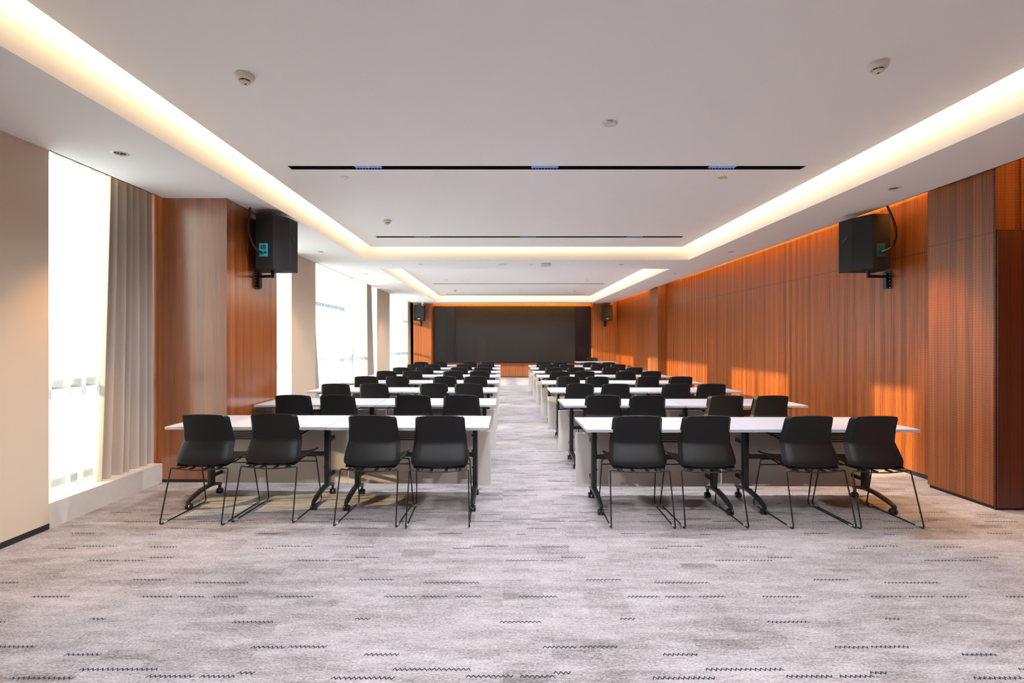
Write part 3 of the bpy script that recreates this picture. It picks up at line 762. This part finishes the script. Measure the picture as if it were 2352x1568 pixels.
# ------------------------------------------------------------------ ceiling fittings
def spot(name, loc, power, color, cone, blend, size, parent=None, d=(0, 0, -1)):
    l = bpy.data.lights.new(name, 'SPOT'); l.energy = power; l.color = color; l.spot_size = math.radians(cone); l.spot_blend = blend
    l.shadow_soft_size = size
    o = bpy.data.objects.new(name, l); C.objects.link(o); o.location = loc
    o.rotation_euler = Vector(d).to_track_quat('-Z', 'Y').to_euler()
    if parent is not None: o.parent = parent
    return o
SLOT_P, SLOT_COL = 195, (0.90, 0.93, 1.0)
SN = ['nearest the camera overhead', 'nearest long black slot across the ceiling', 'second black slot, near the first coffer end',
      'hidden', 'longer of two black slots in the far coffer', 'farthest black slot, above the screen end of far coffer']
for i, (x0, x1, y) in enumerate(SLOTS):
    lab = ['black linear light slot above the camera', 'long black linear light slot nearest the camera in view',
           'black linear light slot at far end of the first coffer', 'black linear light slot hidden behind the coffer edge',
           'black linear light slot, nearer one in the far coffer', 'black linear light slot, the one closest to the screen'][i]
    t = thing('linear_light', lab, 'ceiling light', ((x0+x1)/2, y, ZP), 0, 'linear light slots')
    hw = (x1-x0)/2
    bm = NBM()
    e = 0.0
    box(bm, -hw, hw, -SW, -SW+0.004, e, 0.07); box(bm, -hw, hw, SW-0.004, SW, e, 0.07)
    box(bm, -hw, -hw+0.004, -SW, SW, e, 0.07); box(bm, hw-0.004, hw, -SW, SW, e, 0.07); box(bm, -hw, hw, -SW, SW, 0.066, 0.07)
    obj('housing', bm, 'dark', t)
    for mx in (-1.35, 0.42, 2.20):
        lx = mx-(x0+x1)/2
        bm = NBM()
        box(bm, lx-0.135, lx+0.135, -SW+0.006, SW-0.006, 0.014, 0.018)
        for k in range(9):
            bx = lx-0.135+0.27*(k+0.5)/9; box(bm, bx-0.002, bx+0.002, -SW+0.008, SW-0.008, 0.005, 0.014)
        obj('lamp_module', bm, 'louvre', t)
        for dx in (-0.09, 0, 0.09): spot('slot_lamp', (lx+dx, 0, 0.004), SLOT_P/3*(1.1 if i == 0 else 1.0), SLOT_COL, 150, 0.6, 0.007, t)
def downlight(x, y, label, d=(0, 0, -1), power=70):
    t = thing('downlight', label, 'ceiling light', (x, y, ZC), 0, 'recessed downlights')
    bm = NBM(); lathe(bm, [(0.040, 0.004), (0.044, -0.003), (0.058, -0.004), (0.063, 0.0), (0.060, 0.002)], seg=28); obj('rim', bm, 'disc', t, smooth=50)
    bm = NBM(); lathe(bm, [(0.040, 0.002), (0.036, 0.04), (0.026, 0.075), (0.0, 0.085)], seg=28); obj('reflector', bm, 'chrome', t, smooth=50)
    bm = NBM(); lathe(bm, [(0.020, 0.070), (0.017, 0.060), (0.0, 0.056)], seg=20); obj('lamp', bm, 'bulb', t, smooth=50)
    spot('downlight_lamp', (0, 0, 0.012), power, (1, 0.52, 0.14), 62, 0.6, 0.03, t, d)
on = ['nearest', 'second nearest', 'third', 'fourth', 'fifth', 'farthest']
labL = ['recessed downlight above the beige wall beside the camera', 'recessed downlight nearest the camera, above the first tall window',
        'recessed downlight above the beige pier past the left loudspeaker', 'recessed downlight over the wide middle window',
        'recessed downlight above the beige pier before the last window', 'tiny recessed downlight above the far left loudspeaker']
labR = ['recessed downlight above the camera near the door side', 'recessed downlight in front of right wall loudspeaker',
        'recessed downlight over the right wood wall, level with coffer end', 'recessed downlight between the two coffers, right wall side',
        'recessed downlight near the far right wood pilaster', 'tiny recessed downlight above the far right loudspeaker']
for (x, y), l in zip(DL_L, labL): downlight(x, y, l, power=(85 if y > 4 else 120))
for (x, y), l in zip(DL_R, labR): downlight(x, y, l, power=(45 if y > 5 else 200))

def detector(x, y, z, label, s=1.0):
    t = thing('smoke_detector', label, 'smoke detector', (x, y, z), 0, 'smoke detectors')
    bm = NBM(); lathe(bm, [(0, 0), (0.052*s, 0), (0.054*s, -0.006*s), (0.053*s, -0.014*s), (0.047*s, -0.026*s), (0.034*s, -0.033*s), (0.0, -0.033*s)], seg=32); obj('base', bm, 'ivory', t, smooth=40)
    bm = NBM(); lathe(bm, [(0.030*s, -0.032*s), (0.029*s, -0.040*s), (0, -0.040*s)], seg=32); obj('vent_ring', bm, 'dark', t, smooth=40)
    bm = NBM(); lathe(bm, [(0, -0.040*s), (0.031*s, -0.040*s), (0.031*s, -0.044*s), (0.024*s, -0.050*s), (0, -0.051*s)], seg=32); c = obj('cap', bm, 'ivory', t, smooth=40)
    bm = NBM()
    for k in range(6):
        a = k*PI/3; cx, cy = 0.0305*s*math.cos(a), 0.0305*s*math.sin(a); box(bm, cx-0.0015, cx+0.0015, cy-0.0015, cy+0.0015, -0.043*s, -0.031*s)
    obj('rib', bm, 'ivory', t)
    bm = NBM(); lathe(bm, [(0, -0.0505*s), (0.006*s, -0.0505*s), (0.006*s, -0.053*s), (0, -0.053*s)], cx=0.004, seg=10); obj('indicator', bm, 'caster', t)
detector(-1.68, 3.13, ZP, 'round ivory smoke detector in the upper left of the ceiling', 1.12)
detector(2.34, 3.00, ZP, 'round ivory smoke detector in the upper right of the ceiling', 1.12)
detector(-1.66, 6.90, ZP, 'small smoke detector between the first two black slots', 1.1)
detector(-1.62, 16.3, ZP, 'tiny smoke detector in the far coffer, left side', 1.1)
detector(2.42, 16.3, ZP, 'tiny smoke detector in the far coffer, right side', 1.1)
def disc(x, y, z, r, label, mat='disc', extra=None):
    t = thing('ceiling_disc', label, 'ceiling cover', (x, y, z), 0, 'round covers on the ceiling')
    bm = NBM(); lathe(bm, [(0, 0), (r, 0), (r, -0.004), (r*0.9, -0.008), (r*0.72, -0.009), (r*0.66, -0.006), (0, -0.006)], seg=32); obj('cover', bm, mat, t, smooth=40)
    if extra == 'clip':
        bm = NBM(); box(bm, -0.035, 0.012, -0.062, -0.050, -0.012, -0.003); o = obj('clip', bm, 'chrome', t)
    if extra == 'film':
        bm = NBM(); box(bm, -r*1.25, r*1.25, -r*0.3, r*0.35, -0.011, -0.009); o = obj('film', bm, 'yellow', t); o['label'] = 'yellow protective film'
disc(0.85, 3.82, ZP, 0.062, 'flush round ceiling cover with a small dark clip', 'disc', 'clip')
disc(-1.67, 5.08, ZP, 0.043, 'small white ceiling disc below the left of the first slot')
disc(2.32, 5.08, ZP, 0.043, 'small ceiling disc with yellow film under the first slot', 'disc', 'film')
disc(-1.62, 9.46, ZC, 0.042, 'small white disc on the beam between coffers, left one')
disc(0.0, 9.46, ZC, 0.095, 'large white disc on the beam between the coffers')
disc(0.56, 9.46, ZC, 0.042, 'small white disc between large disc and white box', 'disc')
disc(2.33, 9.46, ZC, 0.042, 'small disc with yellow film on the beam between coffers', 'disc', 'film')
disc(-1.60, 13.6, ZP, 0.045, 'tiny white disc before the far coffer slots, left')
disc(2.38, 13.6, ZP, 0.045, 'tiny white disc before the far coffer slots, right')
disc(0.58, 16.2, ZP, 0.045, 'tiny white disc between the two far coffer detectors')
t = thing('access_point', 'white square wireless box on the beam between coffers', 'network device', (0.84, 9.42, ZC))
bm = NBM(); box(bm, -0.095, 0.095, -0.09, 0.09, -0.042, -0.004); obj('case', bm, 'disc', t, bevel=0.008)
bm = NBM(); box(bm, -0.05, 0.05, -0.05, 0.05, -0.004, 0.0); obj('mount', bm, 'disc', t)
bm = NBM(); box(bm, 0.055, 0.063, -0.092, -0.089, -0.026, -0.018); obj('indicator', bm, 'caster', t)
t = thing('security_camera', 'small white ceiling camera above the far left loudspeaker', 'security camera', (-3.14, 18.85, ZC))
bm = NBM(); lathe(bm, [(0, 0), (0.06, 0), (0.062, -0.015), (0.05, -0.03), (0, -0.03)], seg=24); obj('base', bm, 'disc', t, smooth=40)
bm = NBM(); bmesh.ops.create_uvsphere(bm, u_segments=20, v_segments=12, radius=0.055, matrix=Matrix.Translation((0, 0, -0.07))); b_ = obj('dome', bm, 'disc', t, smooth=80)
bm = NBM(); tube(bm, [(0.012, -0.045, -0.078), (0.016, -0.062, -0.082)], 0.026, 16); obj('lens', bm, 'gloss', t, smooth=50)
bm = NBM(); box(bm, 3.5, 3.98, 3.2, 3.48, ZC-0.0025, ZC-0.0005); o = obj('access_hatch', bm, 'ceil'); tag(o, 'faint painted access hatch at the right edge of the ceiling', 'hatch')
